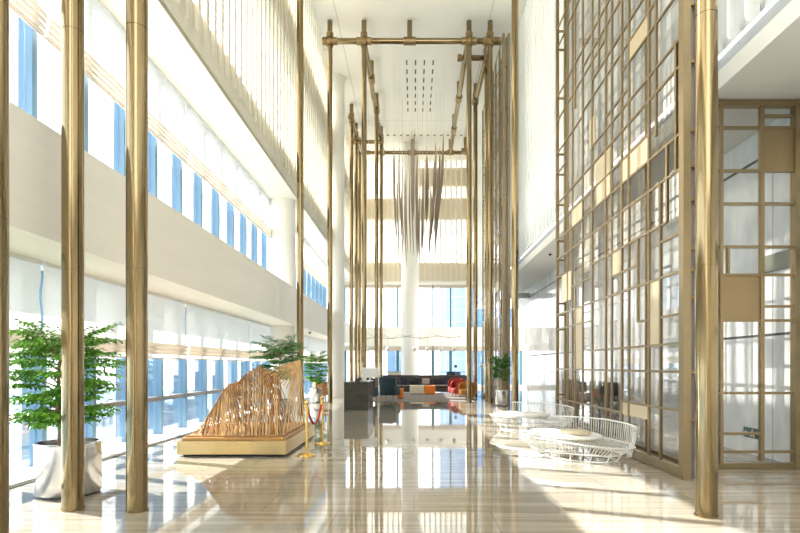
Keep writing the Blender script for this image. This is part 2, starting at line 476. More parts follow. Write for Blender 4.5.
for k in range(4):
    x = -5.4 + .34 + k*3.69 - 1.0
    a = w0 if k == 0 else copy_tree(w0); a.location = (x, 0, 0); a.name = 'window_%d' % (27+k)
    b = w1 if k == 0 else copy_tree(w1); b.location = (x, 0, 0); b.name = 'window_%d' % (31+k)
    where = ['far left', 'left of the round column', 'right of the round column', 'far right'][k]
    c = s0 if k == 0 else copy_tree(s0); c.location = (x, 0, 2.93)
    tag(c, 'drawn up tan shade over the lounge windows, back wall, %s' % where, 'window shade', 'raised shades on the back wall')
    d = s1 if k == 0 else copy_tree(s1); d.location = (x, 0, 7.2)
    tag(d, 'drawn up tan shade above the upper windows, back wall, %s' % where, 'window shade', 'raised shades on the back wall')

# ---- right wall: white fluted upper facade, soffit, pale stone wall behind
f_, r_ = fluted(Y0, Y1, 6.0, CEIL, lambda u, z, d: (4.4+d, u, z), rib=.08, depth=.04, foot=.05)
wr = structure('wall_right', f_, M['flute_white'], smooth=False)
r_.build('flute_ribs', M['flute_white'], wr, False)
structure('trim_12', MB().box(4.46, 5.82, Y0, Y1, 5.74, 6.0), M['joint_grey'], smooth=False)
structure('trim_13', MB().box(4.36, 5.9, Y0, Y1, 5.48, 5.74), M['white'], smooth=False)
structure('trim_14', MB().box(5.9, 8.2, Y0, Y1, 5.48, 5.74), M['white'], smooth=False)
ws = structure('wall_right_lower', MB().box(5.82, 6.0, Y0, 27.5, 0, 5.48), M['marble'], smooth=False)
for z in (5.0, 2.03):
    MB().box(5.808, 5.83, Y0, 27.5, z-.02, z+.02).build('wall_joint', M['joint'], ws, False)
for y in [Y0+1.2+2.35*i for i in range(13)]:
    MB().box(5.812, 5.83, y-.008, y+.008, 0, 5.0).build('wall_joint', M['joint_grey'], ws, False)
structure('wall_right_end', MB().box(5.82, 6.0, 27.5, 30.0, 2.6, 5.48), M['marble'], smooth=False)
structure('trim_15', MB().box(4.5, 5.81, 26.9, 27.5, 5.0, 5.2), M['joint_grey'], smooth=False)
MB().box(5.79, 5.83, 4.0, 8.95, 3.05, 3.33).build('wall_grille', M['olive'], ws, False)

# exit sign low on the pale wall: running figure and arrow
sg = thing('exit_sign', 'small dark green emergency sign low on the pale wall behind the side screen', 'sign', (5.818, 9.17, .37))
sbx = MB().box(-.03, 0, -.2, .2, -.085, .085).build('sign_box', M['sign_dark'], sg, False)
fig = MB()
fig.sphere((-.034, -.05, .05), .018, 8, 6, (.3, 1, 1))
for a, b in (((-.05,.03),(-.04,-.015)), ((-.04,-.015),(-.0,-.06)), ((-.04,-.015),(-.075,-.035)), ((-.075,-.035),(-.1,-.065)), ((-.05,.025),(-.01,.01)), ((-.05,.025),(-.085,0))):
    fig.tube([(-.034, a[0], a[1]), (-.034, b[0], b[1])], .009, 6)
fig.build('running_figure', M['screen_white'], sbx)
ar = MB(); ar.box(-.036, -.03, .03, .13, -.012, .012)
ar.add([(-.036,.12,.045),(-.036,.17,0),(-.036,.12,-.045)], [(0,1,2)])
ar.build('arrow', M['screen_white'], sbx, False)

# ================================================================ outside
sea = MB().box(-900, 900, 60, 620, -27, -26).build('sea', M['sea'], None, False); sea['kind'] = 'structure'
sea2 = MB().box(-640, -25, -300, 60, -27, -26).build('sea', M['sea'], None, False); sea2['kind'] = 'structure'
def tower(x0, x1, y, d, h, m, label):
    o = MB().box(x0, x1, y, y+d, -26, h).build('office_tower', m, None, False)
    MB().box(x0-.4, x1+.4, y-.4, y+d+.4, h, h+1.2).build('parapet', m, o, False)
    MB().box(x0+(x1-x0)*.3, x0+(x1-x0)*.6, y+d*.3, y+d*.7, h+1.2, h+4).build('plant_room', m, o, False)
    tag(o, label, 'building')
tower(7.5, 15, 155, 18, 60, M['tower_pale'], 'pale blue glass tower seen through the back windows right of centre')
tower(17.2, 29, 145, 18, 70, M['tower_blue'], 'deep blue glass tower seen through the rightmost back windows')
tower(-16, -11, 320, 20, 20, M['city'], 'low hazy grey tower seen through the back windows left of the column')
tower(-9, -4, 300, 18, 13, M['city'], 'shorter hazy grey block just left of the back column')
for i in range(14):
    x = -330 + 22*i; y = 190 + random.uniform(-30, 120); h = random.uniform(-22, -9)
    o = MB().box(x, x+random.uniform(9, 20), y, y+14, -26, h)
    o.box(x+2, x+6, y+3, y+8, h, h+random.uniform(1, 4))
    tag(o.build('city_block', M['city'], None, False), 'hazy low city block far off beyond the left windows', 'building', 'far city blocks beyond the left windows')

# ================================================================ brass poles
PR = .105
def pole_mesh(h, r=PR, seg=2.53):
    m = MB(); prof = [(r+.008, 0), (r+.008, .02), (r, .02)]
    z = seg
    while z < h - .3:
        prof += [(r, z-.004), (r-.005, z-.003), (r-.005, z+.003), (r, z+.004)]; z += seg
    prof += [(r, h), (0, h)]
    return m.lathe(prof, 28)
POLE = pole_mesh(CEIL)
def near_pole(x, y, label):
    t = thing('brass_pole', label, 'pole', (x, y, 0), 0)
    POLE.build('shaft', M['brass'], t)
    MB().lathe([(0, .0), (PR+.012, .0), (PR+.012, .008), (PR+.004, .01), (PR+.004, 0)], 28).build('base_ring', M['brass_dark'], t)
near_pole(-2.908, 3.66, 'thick brass pole cut off by the left edge of the photo')
near_pole(-3.62, 5.66, 'thick brass pole standing right in front of the steel planter and leafy tree')
near_pole(-2.91, 5.6, 'thick brass pole to the right of the large steel planter, before the sculpture')
near_pole(-3.50, 16.4, 'tall brass pole rising behind the right peak of the bamboo sculpture')
near_pole(3.03, 16.0, 'tall brass pole behind the white wire benches, at the left of the pale wall')
near_pole(2.96, 5.4, 'thick brass pole in the right foreground, before the near brass screen')

# far pipe portal: poles, beams, couplers in one frame
BZ = 14.92
pf = thing('pipe_frame', 'tall portal of jointed brass pipes standing around the lounge end of the hall', 'pipe frame', (0, 22, 0))
tall = [(-3.47, 22), (-2.06, 22), (2.27, 22), (3.14, 22), (3.17, 23.2), (3.1, 26.9), (-3.4, 29), (-3.4, 31.3), (-3.4, 33.3), (-1.96, 27.9), (-1.95, 31.7)]
TOPZ = 15.74
pm = pole_mesh(TOPZ)
me0 = None
for x, y in tall:
    if me0 is None:
        o = pm.build('pole', M['brass'], pf); me0 = o
    else:
        o = me0.copy(); COL.objects.link(o)
    o.location = (x, y-22, 0)
def beam(a, b):
    d = (Vector(b)-Vector(a)).normalized()
    MB().tube([Vector(a), Vector(b)], .115, 20).build('beam', M['brass'], pf)
    for p, s in ((a, -1), (b, 1)):
        p = Vector(p); MB().tube([p + d*s*(-.12), p + d*s*.06], .15, 20).build('end_cap', M['brass_dark'], pf)
beam((-3.62, 0, BZ), (3.5, 0, BZ))
beam((1.95, 1.2, BZ), (3.3, 1.2, BZ))
beam((-2.06, 0, BZ), (-1.95, 11.6, BZ)); beam((2.22, 0, BZ), (2.28, 11.6, BZ)); beam((3.14, 0, BZ), (3.12, 5.2, BZ))
beam((-3.4, 7, BZ), (-3.4, 11.5, BZ)); beam((-2.9, 11.5, BZ), (3.3, 11.5, BZ))
beam((-3.5, 9.3, BZ-.25), (-1.85, 9.3, BZ-.25))
def coupler(x, y, z, axis):
    d = Vector((1,0,0)) if axis == 'x' else Vector((0,1,0))
    c = Vector((x, y, z))
    m = MB()
    m.tube([c-d*.30, c-d*.12], .15, 20); m.tube([c+d*.12, c+d*.30], .15, 20)
    m.tube([c+Vector((0,0,.12)), c+Vector((0,0,.34))], .145, 20)
    m.tube([c-Vector((0,0,.12)), c-Vector((0,0,.2))], .145, 20)
    m.sphere(c, .17, 16, 10)
    m.build('coupler', M['brass_dark'], pf)
for x in (-3.47, -2.06, 2.27, 3.14): coupler(x, 0, BZ, 'x')
for x, y in ((3.1, 4.9), (-3.4, 7), (-3.4, 9.3), (-1.96, 5.9), (-1.95, 9.7), (3.17, 1.2)): coupler(x, y, BZ, 'y')
def stub(x, y, axis='y'):
    MB().tube([(x, y, BZ), (x, y, TOPZ)], PR, 20).build('stub', M['brass'], pf)
    d = Vector((1,0,0)) if axis == 'x' else Vector((0,1,0))
    MB().tube([Vector((x,y,BZ))-d*.25, Vector((x,y,BZ))+d*.25], .16, 20).build('coupler', M['brass_dark'], pf)
stub(-.18, 0, 'x'); stub(-1.98, 2.9); stub(2.25, 4.7); stub(2.26, 8.2); stub(2.28, 11.5, 'x'); stub(3.2, 11.2, 'x'); stub(-.1, 11.5, 'x')

# ================================================================ brass lattice screens along the right wall
def side_screen(label, loc):
    t = thing('brass_lattice_screen', label, 'screen', loc)
    def Y(x): return 1920.0/(x-414) - 7.1
    TOP = 14.6
    def post(y, z0, z1, w=.05, d=.036, x=0):
        MB().box(x, x+d, y-w/2, y+w/2, z0, z1).build('post', M['brass_lattice'], t, False)
    def rail(z, ya, yb, w=.035, d=.03, x=.003):
        MB().box(x, x+d, min(ya,yb), max(ya,yb), z-w/2, z+w/2).build('rail', M['brass_lattice'], t, False)
    # heavy end posts, both layers
    post(0.05, 0, TOP, .13, .10, -.02); post(.09, 0, TOP, .13, .09, .2)
    post(Y(556), 0, TOP, .09, .07); post(Y(556)-.02, 0, TOP, .10, .08, .2)
    for px, z0, z1 in ((567,0,TOP),(574.5,0,3.3),(574.5,7.3,TOP),(582,0,TOP),(591.5,0,TOP),(598,7.31,9.2),(605,0,TOP),(611,0,TOP),(621,0,TOP),(628,0,TOP),
                       (637,2.23,3.58),(648,0,TOP),(655,4.95,TOP),(659.5,0,4.2),(666,3.58,4.68),(675,4.2,6.0)):
        post(Y(px), z0, z1)
    full = (556, 684)
    for z, a, b in ((TOP-.03,*full),(13.3,*full),(12.5,575,648),(11.7,*full),(11.1,556,621),(10.6,605,684),(10.0,556,655),(9.53,556,611),(9.2,591,684),(8.7,621,655),
                    (8.3,*full),(7.92,582,628),(7.7,556,605),(7.31,591.5,655),(6.97,582,684),(6.63,621,684),(6.88,556,582),(6.37,556,567),(6.2,605,628),
                    (5.97,591.5,684),(5.6,*full),(5.09,567,648),(4.68,*full),(4.2,*full),(3.75,556,567),(3.58,591.5,666),(3.33,571,591.5),(3.33,659.5,684),
                    (3.15,611,637),(2.81,*full),(2.44,556,591.5),(2.23,637,648),(2.23,659.5,684),(1.83,591.5,684),(1.44,*full),(.91,621,684),(.71,556,621)):
        rail(z, Y(a), Y(b))
    rail(.08, Y(556), .1, .14, .09, -.01)
    for a, b, z0, z1 in ((628,648,6.63,6.97),(588.5,594,5.95,6.55),(595,609,4.68,5.56),(621,648,4.68,5.09),(571,581,4.68,5.09),(561,570,3.06,3.72),
                         (611,621,3.13,3.58),(648,659.5,1.83,2.81),(574.5,581,1.44,2.8),(621,648,.69,.91)):
        MB().box(.015, .04, Y(b), Y(a), z0, z1).build('solid_panel', M['brass_panel'], t, False)
    MB().box(.08, .2, .10, .13, 0, TOP-.1).build('gap_shade_panel', M['rail'], t, False)  # added dark sheet, stands in for the shade between the end posts
    # rear layer: thinner lattice and links
    for px in (563, 632):
        post(Y(px), 0, TOP, .05, .03, .22)
    for z in (.08, TOP-.03):
        rail(z, Y(556), .1, .05, .04, .22)
    for z in (.8, 1.44, 2.44, 2.81, 3.1, 3.75, 4.2, 4.68, 5.6, 6.37, 6.88, 8.3, 9.53, 10.0, 11.7, 13.3):
        MB().box(.06, .22, Y(556)-.025, Y(556)+.025, z-.02, z+.02).build('link', M['brass_dark'], t, False)
        MB().box(.10, .22, .03, .07, z-.02, z+.02).build('link', M['brass_dark'], t, False)
    MB().box(.28, .29, .1, Y(556), .15, TOP-.06).build('glass_pane', M['screen_glass'], t, False)
    MB().box(.27, .31, .1, Y(556), .0, .15).build('kick_plate', M['brass_dark'], t, False)
    return t
scr = side_screen('tall brass lattice screen in the right foreground, behind the white wire benches', (3.6, 7.1, 0))
dup(scr, (3.5, 20.95, 0), None, 'far brass lattice screen seen edge on behind the right potted plant')

# frontal screen closing the side bay
fs = thing('brass_lattice_screen', 'brass framed glazed screen facing the camera at the far right, under the low soffit', 'screen', (4.2, 7.95, 0))
def FX(x): return (x-414)*7.95/533.33 - 4.2
def FZ(y): return 1.52 + (366-y)*7.95/533.33
def fbar(name, x0, x1, z0, z1, m, y0=-.03, y1=.03): MB().box(x0, x1, y0, y1, z0, z1).build(name, M[m], fs, False)
fbar('post', 0, .08, 0, 5.47, 'brass_lattice', -.04, .04); fbar('post', FX(719), FX(722), 0, 5.47, 'brass_lattice', -.04, .04)
fbar('post', FX(793), FX(801), 0, 5.47, 'brass_lattice', -.06, .06)
fbar('post', FX(759.5), FX(763.4), .1, 5.4, 'brass_lattice')
fbar('rail', .08, FX(793), FZ(107), 5.47, 'brass_lattice', -.05, .05)
fbar('rail', .08, FX(793), FZ(467.5), FZ(462.7), 'brass_lattice', -.05, .05)
fbar('kick_plate', .08, FX(793), 0, FZ(467.5), 'brass_dark')
for y, a, b in ((128,0,2),(171,0,2),(204,0,2),(247,0,2),(275,0,2),(320.5,0,2),(393,0,2),(451.7,0,2),(116.2,1,2),(306.5,1,2),(433.5,0,1)):
    x0 = [.08, FX(763.4)][a]; x1 = {1: FX(759.5), 2: FX(793)}[b]
    fbar('rail', x0, x1, FZ(y+1.3), FZ(y-1.3), 'brass_lattice', -.025, .025)
fbar('post', FX(726.7), FX(729), FZ(274), FZ(248), 'brass_lattice')
fbar('solid_panel', FX(763.4), FX(793), FZ(170), FZ(129), 'bronze_panel', -.01, .01)
fbar('solid_panel', .08, FX(759.5), FZ(319.5), FZ(276), 'bronze_panel', -.01, .01)
fbar('glass_pane', .08, FX(793), FZ(462), FZ(107), 'screen_glass', .012, .018)

# sideboard behind the near screen
sb = thing('sideboard', 'dark sideboard with reddish doors seen through the far end of the near brass screen', 'cabinet', (5.5, 17, 0))
MB().rbox(-.25, .28, -1.9, 1.9, .1, 1.05, .01, 1).build('body', M['wood_dark'], sb, False)
for i in range(4):
    MB().rbox(-.275, -.25, -1.85+.94*i, -1.85+.94*i+.88, .2, .78, .006, 1).build('door', M['wood_red'] if i % 2 else M['wood_dark'], sb, False)
for sx_ in (-.2, .22):
    for sy_ in (-1.8, 1.8): MB().box(sx_-.03, sx_+.03, sy_-.03, sy_+.03, 0, .1).build('leg', M['wood_dark'], sb, False)

# ================================================================ plants
def leaf(mb, p, d, ln, w, droop=.3):
    d = Vector(d).normalized(); side = d.cross(Vector((0,0,1)))
    if side.length < .1: side = Vector((1,0,0))
    side.normalize(); side = (side + Vector((0,0,random.uniform(-.5,.5)))).normalized()
    p = Vector(p); up = side.cross(d).normalized()
    q1 = p + d*ln*.4; q2 = p + d*ln - Vector((0,0,ln*droop))
    mb.add([p, q1+side*w*.5+up*w*.12, q2, q1-side*w*.5+up*w*.12, q1], [(0,4,1),(1,4,2),(0,3,4),(3,2,4)])

def potted_tree(name, label, loc, pot_r, pot_h, trunk, crown, nb, mats=('steel', 'leaf'), twin=False, seed=1, leaf_s=.07):
    rnd = random.Random(seed)
    t = thing(name, label, 'potted plant', loc)
    pot = MB().lathe([(0,.02),(pot_r*.97,.02),(pot_r,.035),(pot_r,pot_h-.02),(pot_r+.008,pot_h-.01),(pot_r,pot_h),(pot_r-.03,pot_h),(pot_r-.03,pot_h-.08),(0,pot_h-.08)], 48)
    pot = pot.build('pot', M[mats[0]], t)
    MB().lathe([(0,0),(pot_r-.02,0),(pot_r-.02,.025),(0,.025)], 40).build('pot_foot', M['black'], pot)
    MB().lathe([(0,pot_h-.05),(pot_r*.6,pot_h-.055),(pot_r-.035,pot_h-.07)], 32).build('soil', M['soil'], pot)
    tr = MB()
    tx, ty, th = trunk
    base = Vector((tx, ty, pot_h-.08))
    tpts = [base + Vector((.02*math.sin(i*1.3), .015*math.cos(i*1.7), (th-pot_h)*i/6)) for i in range(7)]
    tr.tube(tpts, [.032-.003*i for i in range(7)], 10)
    lm = MB()
    cx_, cy_, cz0, cz1, cr = crown
    for b in range(nb):
        f = (b+.5)/nb
        z = cz0 + (cz1-cz0)*f
        zstart = min(th, z-.12+.05*rnd.random())
        k = max(0, min(5.99, (zstart-pot_h+.08)/(th-pot_h)*6)); i = int(k)
        s = tpts[i].lerp(tpts[i+1], k-i)
        ang = b*2.399 + rnd.uniform(-.4,.4)
        rr = cr*(.45+.55*math.sin(PI*(f*.75+.05)))*rnd.uniform(.7,1.1)
        end = Vector((cx_+rr*math.cos(ang), cy_+rr*math.sin(ang), z + rnd.uniform(-.08,.05)))
        mid = s.lerp(end, .5) + Vector((0,0,.10*cr/.6))
        pts = [s.lerp(mid, q/4).lerp(mid.lerp(end, q/4), q/4) for q in range(5)]
        tr.tube(pts, [.010,.008,.006,.005,.003], 5)
        # leaflets on side twigs
        for q in range(1, 9):
            u = q/8
            p = s.lerp(mid, u).lerp(mid.lerp(end, u), u)
            if u < .25: continue
            dirv = (end-s).normalized()
            for sd in (-1, 1):
                sv = dirv.cross(Vector((0,0,1))).normalized()*sd
                tw = (sv*.8 + dirv*.6 + Vector((0,0,rnd.uniform(-.25,.1)))).normalized()
                tl = cr*.34*(1.15-u*.6)*rnd.uniform(.7,1.2)
                nl = max(3, int(tl/(leaf_s*.55)))
                for j in range(nl):
                    pp = p + tw*tl*(j+.6)/nl + Vector((0,0,-.10*tl*((j/nl)**2)))
                    for s2 in (-1, 1):
                        perp = tw.cross(Vector((0,0,1))).normalized()*s2
                        leaf(lm, pp, tw*.5+perp+Vector((0,0,rnd.uniform(-.5,.2))), leaf_s*rnd.uniform(.75,1.2), leaf_s*.5)
                leaf(lm, p+tw*tl, tw, leaf_s*1.1, leaf_s*.5)
    tr.build('trunk', M['bark'], t)
    lm.build('foliage', M[mats[1]], t, False)
    return t
potted_tree('potted_tree', 'leafy green tree in a wide polished steel planter at the far left by the windows', (-4.13, 6.38, 0), .345, .62,
            (-.13, .02, 1.7), (-.08, .0, .85, 2.02, .66), 46, seed=3, leaf_s=.082)
potted_tree('potted_tree', 'bushy green tree rising behind the bamboo sculpture', (-3.62, 14.4, 0), .34, .62,
            (0, 0, 1.9), (0, 0, 1.2, 2.3, .70), 38, mats=('steel', 'leaf_dark'), seed=5, leaf_s=.085)
potted_tree('potted_tree', 'tall green plant in a small steel pot beside the tan armchair on the left', (-4.07, 22.1, 0), .24, .6,
            (0, 0, 1.8), (0, .0, .8, 2.1, .46), 30, seed=8, leaf_s=.10)
potted_tree('potted_tree', 'slim green plant in a steel pot before the far brass screen on the right', (3.35, 20.45, 0), .24, .6,
            (-.05, 0, 1.7), (-.03, 0, 1.05, 2.0, .40), 24, mats=('steel', 'leaf_dark'), seed=12, leaf_s=.10)

# ================================================================ bamboo sculpture
bs = thing('bamboo_sculpture', 'mountain shaped sculpture of bamboo rods on a low brass plinth', 'sculpture', (-3.05, 10.2, 0))
ox, oy = -3.05, 10.2
MB().rbox(-.92, .91, -1.28, 1.3, .035, .26, .008, 2).build('plinth', M['plinth_gold'], bs, False)
MB().box(-.84, .84, -1.2, 1.22, 0, .035).build('plinth_foot', M['black'], bs, False)
MB().rbox(-.86, .86, -1.22, 1.24, .26, .315, .01, 2).build('deck', M['deck'], bs, False)
def W(px, py, Yd):   # a point of the sculpture at depth Yd, in its own coordinates
    return Vector(((px-414)*Yd/533.33-ox, Yd-oy, 1.52-(py-366)*Yd/533.33))
ridge = [(196,431,9.15),(206,421,9.3),(215,406,9.45),(222,393,9.55),(230,384.5,9.65),(238,383,9.75),(247,374,9.85),(259,366.5,9.95),(266,370,10.0),(273,374.5,10.1),(281,372,10.3),(290,366.5,10.55),(299,360.5,10.8)]
def ridge_at(u):
    k = u*(len(ridge)-1); i = min(int(k), len(ridge)-2); f = k-i
    a, b = ridge[i], ridge[i+1]
    return W(*[a[j]+(b[j]-a[j])*f for j in range(3)])
rods = []
def rod(a, b, r=.0125, parts=True, m='bamboo'):
    rods.append((Vector(a), Vector(b), r, m))
N1 = 42
rr = random.Random(4)
for i in range(N1):
    u = i/(N1-1)
    top = ridge_at(u*.80)
    foot = Vector((-.80 + 1.56*(u**.96), -1.13 + .1*rr.random(), .315))
    if top.z < foot.z+.05: top.z = foot.z+.06
    rod(foot, top + (top-foot).normalized()*rr.uniform(0, .03), m='bamboo' if rr.random() < .75 else 'bamboo_dark')
# right flank: from the edge of the deck to the second peak
for i in range(8):
    u = i/7
    rod((.80, -1.05+2.05*u, .315), W(294+6*u, 363-2.5*u, 10.65+.3*u), m='bamboo')
# fan from the second peak back along the saddle
for i in range(9):
    u = i/8
    rod(W(299, 360.5+u*3, 10.8), W(266+u*20, 371+u*17, 10.0-.35*u) , .011)
for p_, (a, b, r, m) in enumerate(rods):
    MB().tube([a, a.lerp(b, .5), b], [r*1.1, r, r*.9], 6).build('bamboo_rod', M[m], bs)
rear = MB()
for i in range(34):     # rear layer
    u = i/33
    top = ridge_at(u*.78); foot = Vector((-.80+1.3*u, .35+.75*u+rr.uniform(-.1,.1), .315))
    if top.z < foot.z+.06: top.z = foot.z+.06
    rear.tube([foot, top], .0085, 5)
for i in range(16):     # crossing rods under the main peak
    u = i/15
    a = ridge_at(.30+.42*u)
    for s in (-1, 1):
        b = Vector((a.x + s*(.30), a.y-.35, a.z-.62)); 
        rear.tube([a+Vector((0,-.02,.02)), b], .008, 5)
for i in range(44):     # inner layer, kept dark to put shade into the gaps between front rods
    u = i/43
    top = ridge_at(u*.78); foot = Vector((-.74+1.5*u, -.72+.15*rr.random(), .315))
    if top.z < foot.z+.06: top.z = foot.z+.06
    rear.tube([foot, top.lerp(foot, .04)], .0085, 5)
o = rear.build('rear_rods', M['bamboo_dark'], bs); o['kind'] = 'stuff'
br_ = MB()
for q in ((0,.27),(.27,.5),(.5,.8),(.8,1.0)):
    br_.tube([ridge_at(q[0]+(q[1]-q[0])*k/6)+Vector((0,0,-.02)) for k in range(7)], .014, 6)
br_.build('ridge_spine', M['bamboo'], bs)
MB().tube([(-.82,-1.16,.33),(.80,-1.16,.33)], .014, 6).build('foot_batten', M['bamboo_dark'], bs)
MB().tube([(.82,-1.1,.33),(.82,1.05,.33)], .014, 6).build('foot_batten', M['bamboo_dark'], bs)

# stanchions and rope
def stanchion(x, y, label):
    t = thing('rope_stanchion', label, 'stanchion', (x, y, 0), 0, 'gold rope stanchions by the sculpture')
    MB().lathe([(0,0),(.155,0),(.155,.012),(.14,.025),(.05,.035),(.028,.05),(0,.05)], 32).build('base', M['gold'], t)
    MB().lathe([(.024,.04),(.024,.80),(.03,.805),(.03,.85),(.02,.86),(0,.86)], 20).build('post', M['gold'], t)
    MB().sphere((0,0,.90), .042, 16, 10).build('finial', M['gold'], t)
    MB().loop([(.045*math.cos(a*PI/6), .045*math.sin(a*PI/6), .825) for a in range(12)], .008, 6).build('ring', M['gold'], t)
stanchion(-1.82, 9.05, 'gold rope stanchion at the front right corner of the sculpture plinth')
stanchion(-1.79, 10.42, 'second gold rope stanchion, farther back along the sculpture plinth')
vr = thing('velvet_rope', 'red velvet rope sagging between the two gold stanchions', 'rope', (-1.805, 9.73, 0))
pts = []
for i in range(17):
    u = i/16; pts.append((-.015+.03*u, -.62+1.25*u, .825-.36*(1-(2*u-1)**2)))
MB().tube(pts, .019, 10).build('rope', M['red_velvet'], vr); rope_ = vr.children[0]
for p, q in ((pts[0], pts[1]), (pts[-1], pts[-2])):
    MB().tube([p, Vector(p).lerp(Vector(q), .7)], .024, 10).build('rope_end', M['gold'], rope_)

# ================================================================ white wire benches
def wire_bench(label, loc, rz):
    t = thing('wire_bench', label, 'bench', loc, rz, 'white wire benches by the brass screen')
    A, B = 1.0, .54
    def E(a, s=1.0, z=0.0, dx=0.0, dy=0.0): return Vector((A*s*math.cos(a)+dx, B*s*math.sin(a)+dy, z))
    n = 64
    tab = [0.0]
    for i in range(720):
        q = math.radians((i+.5)*.5); tab.append(tab[-1]+math.hypot(A*math.sin(q), B*math.cos(q)))
    def even(s0, s1, cnt):      # angles spaced evenly along the rim
        out = []
        def at_len(L):
            L %= tab[-1]
            return next(i for i in range(720) if tab[i+1] >= L)*.5
        l0 = tab[int(s0*2)] if s0 >= 0 else tab[int((360+s0)*2)]-tab[-1]
        l1 = tab[int(s1*2)]
        return [math.radians(at_len(l0+(l1-l0)*k/max(1, cnt-1))) for k in range(cnt)]
    # local +x = right end, -y = towards the hall, +y = back
    def seat_z(a): return .33 - .07*math.cos(a)*(1 if math.cos(a) > 0 else .2)
    MB().loop([E(2*PI*i/n, 1, seat_z(2*PI*i/n)) for i in range(n)], .011, 6).build('seat_ring', M['white_wire'], t)
    MB().loop([E(2*PI*i/n, .80, .13) for i in range(n)], .011, 6).build('lower_ring', M['white_wire'], t)
    MB().loop([E(2*PI*i/n, .72, .02) for i in range(n)], .009, 6).build('foot_ring', M['white_wire'], t)
    # back arc from the rear left round to the right end
    a0, a1 = math.radians(-8), math.radians(128)
    def top_z(u): return .53 + .09*min(1,u*1.6)
    back = [E(a0+(a1-a0)*i/40, 1.03, top_z(i/40)) for i in range(41)]
    MB().tube(back, .011, 6).build('back_ring', M['white_wire'], t)
    bw = even(-8, 128, 44)
    for i in range(44):
        a = bw[i]; aa = a-2*PI if a > PI*1.5 else a; u = (aa-a0)/(a1-a0)
        lo = E(a, .94, .12); md = E(a, 1.0, .34); hi = E(a, 1.03, top_z(u))
        MB().tube([lo, md, hi], .0058, 5).build('back_wire', M['white_wire'], t)
    for a in even(0, 358, 84):
        MB().tube([E(a, .80, .13), E(a, .93, .22), E(a, 1, seat_z(a))], .005, 5).build('basket_wire', M['white_wire'], t)
    for i in range(14):
        a = 2*PI*i/14
        MB().tube([E(a, .80, .13), E(a, .72, 0.0)], .009, 6).build('leg', M['white_wire'], t)
    sw = MB()
    for i in range(1, 26):
        x = -1+2*i/26; h = math.sqrt(1-x*x)
        sw.tube([(A*x, -B*h, .325-.05*max(0,x)), (A*x, B*h, .325-.05*max(0,x))], .006, 5)
    sw.build('seat_mesh', M['white_wire'], t)
    pad = MB(); ring = []
    prof = [(0,.34),(.80,.34),(.86,.36),(.86,.39),(.80,.41),(0,.415)]
    b = len(pad.v); pad.lathe(prof, 40)
    pad.v = [(-.18+v[0]*.80*.95, v[1]*.52-.02, v[2]) for v in pad.v]
    pad.build('seat_pad', M['white_pad'], t)
    return t
ang = math.atan2(-.73, .68)
b1 = wire_bench('white wire basket bench nearest the camera, a beige cushion on its seat', (2.66, 8.86, 0), ang)
b2 = dup(b1, (2.74, 12.6, 0), ang+.25, 'second white wire basket bench, behind the one with the beige cushion')
cu = thing('seat_cushion', 'beige half round cushion lying on the nearer white wire bench', 'cushion', (2.62, 8.66, .415), ang)
m_ = MB(); m_.lathe([(0,0),(.20,0),(.235,.02),(.235,.045),(.20,.065),(0,.07)], 28); m_.v = [(v[0]*1.1, v[1]*.7, v[2]) for v in m_.v]
pd = m_.build('pad', M['beige_pad'], cu)
MB().loop([(.26*math.cos(a*PI/14), .166*math.sin(a*PI/14), .033) for a in range(28)], .006, 6).build('piping', M['beige_pad'], pd)

# ================================================================ lounge
rg = tag(MB().box(-3.0, 2.6, 22.6, 30.2, 0, .012).build('rug', M['rug'], None, False), 'large grey brown rug under the lounge seats', 'rug')

# reception desk
dk = thing('reception_desk', 'dark grey stone reception desk left of centre', 'desk', (-1.98, 18.2, 0))
MB().rbox(-.41, .41, 0, 2.3, 0, .94, .01, 1).build('body', M['stone_dark'], dk, False)
MB().rbox(-.425, .425, -.015, 2.32, .94, .975, .008, 1).build('top', M['stone_dark'], dk, False)
MB().box(-.412, .412, -.006, 0, .70, .706).build('joint', M['black'], dk, False)
mo = thing('monitor', 'white backed computer monitor on the reception desk', 'monitor', (-1.62, 19.6, .975))
MB().rbox(-.28, .28, -.02, .02, .12, .48, .01, 2).build('screen', M['screen_white'], mo, False)
MB().box(-.03, .03, 0, .03, .01, .2).build('stand', M['screen_white'], mo, False)
MB().box(-.12, .12, -.06, .1, 0, .012).build('foot', M['screen_white'], mo, False)
ph = thing('desk_phone', 'small black phone at the near end of the reception desk', 'phone', (-1.95, 18.55, .975))
MB().rbox(-.09, .09, -.1, .1, 0, .06, .015, 2).build('body', M['black'], ph); MB().rbox(-.08, -.03, -.1, .1, .06, .1, .015, 2).build('handset', M['black'], ph)
cs = thing('sign_holder', 'small white card stand beside the black phone on the desk', 'card stand', (-1.74, 18.8, .975))
MB().box(-.06, .06, -.004, .004, .01, .2).build('card', M['screen_white'], cs, False); MB().box(-.07, .07, -.035, .035, 0, .012).build('foot', M['black'], cs, False)

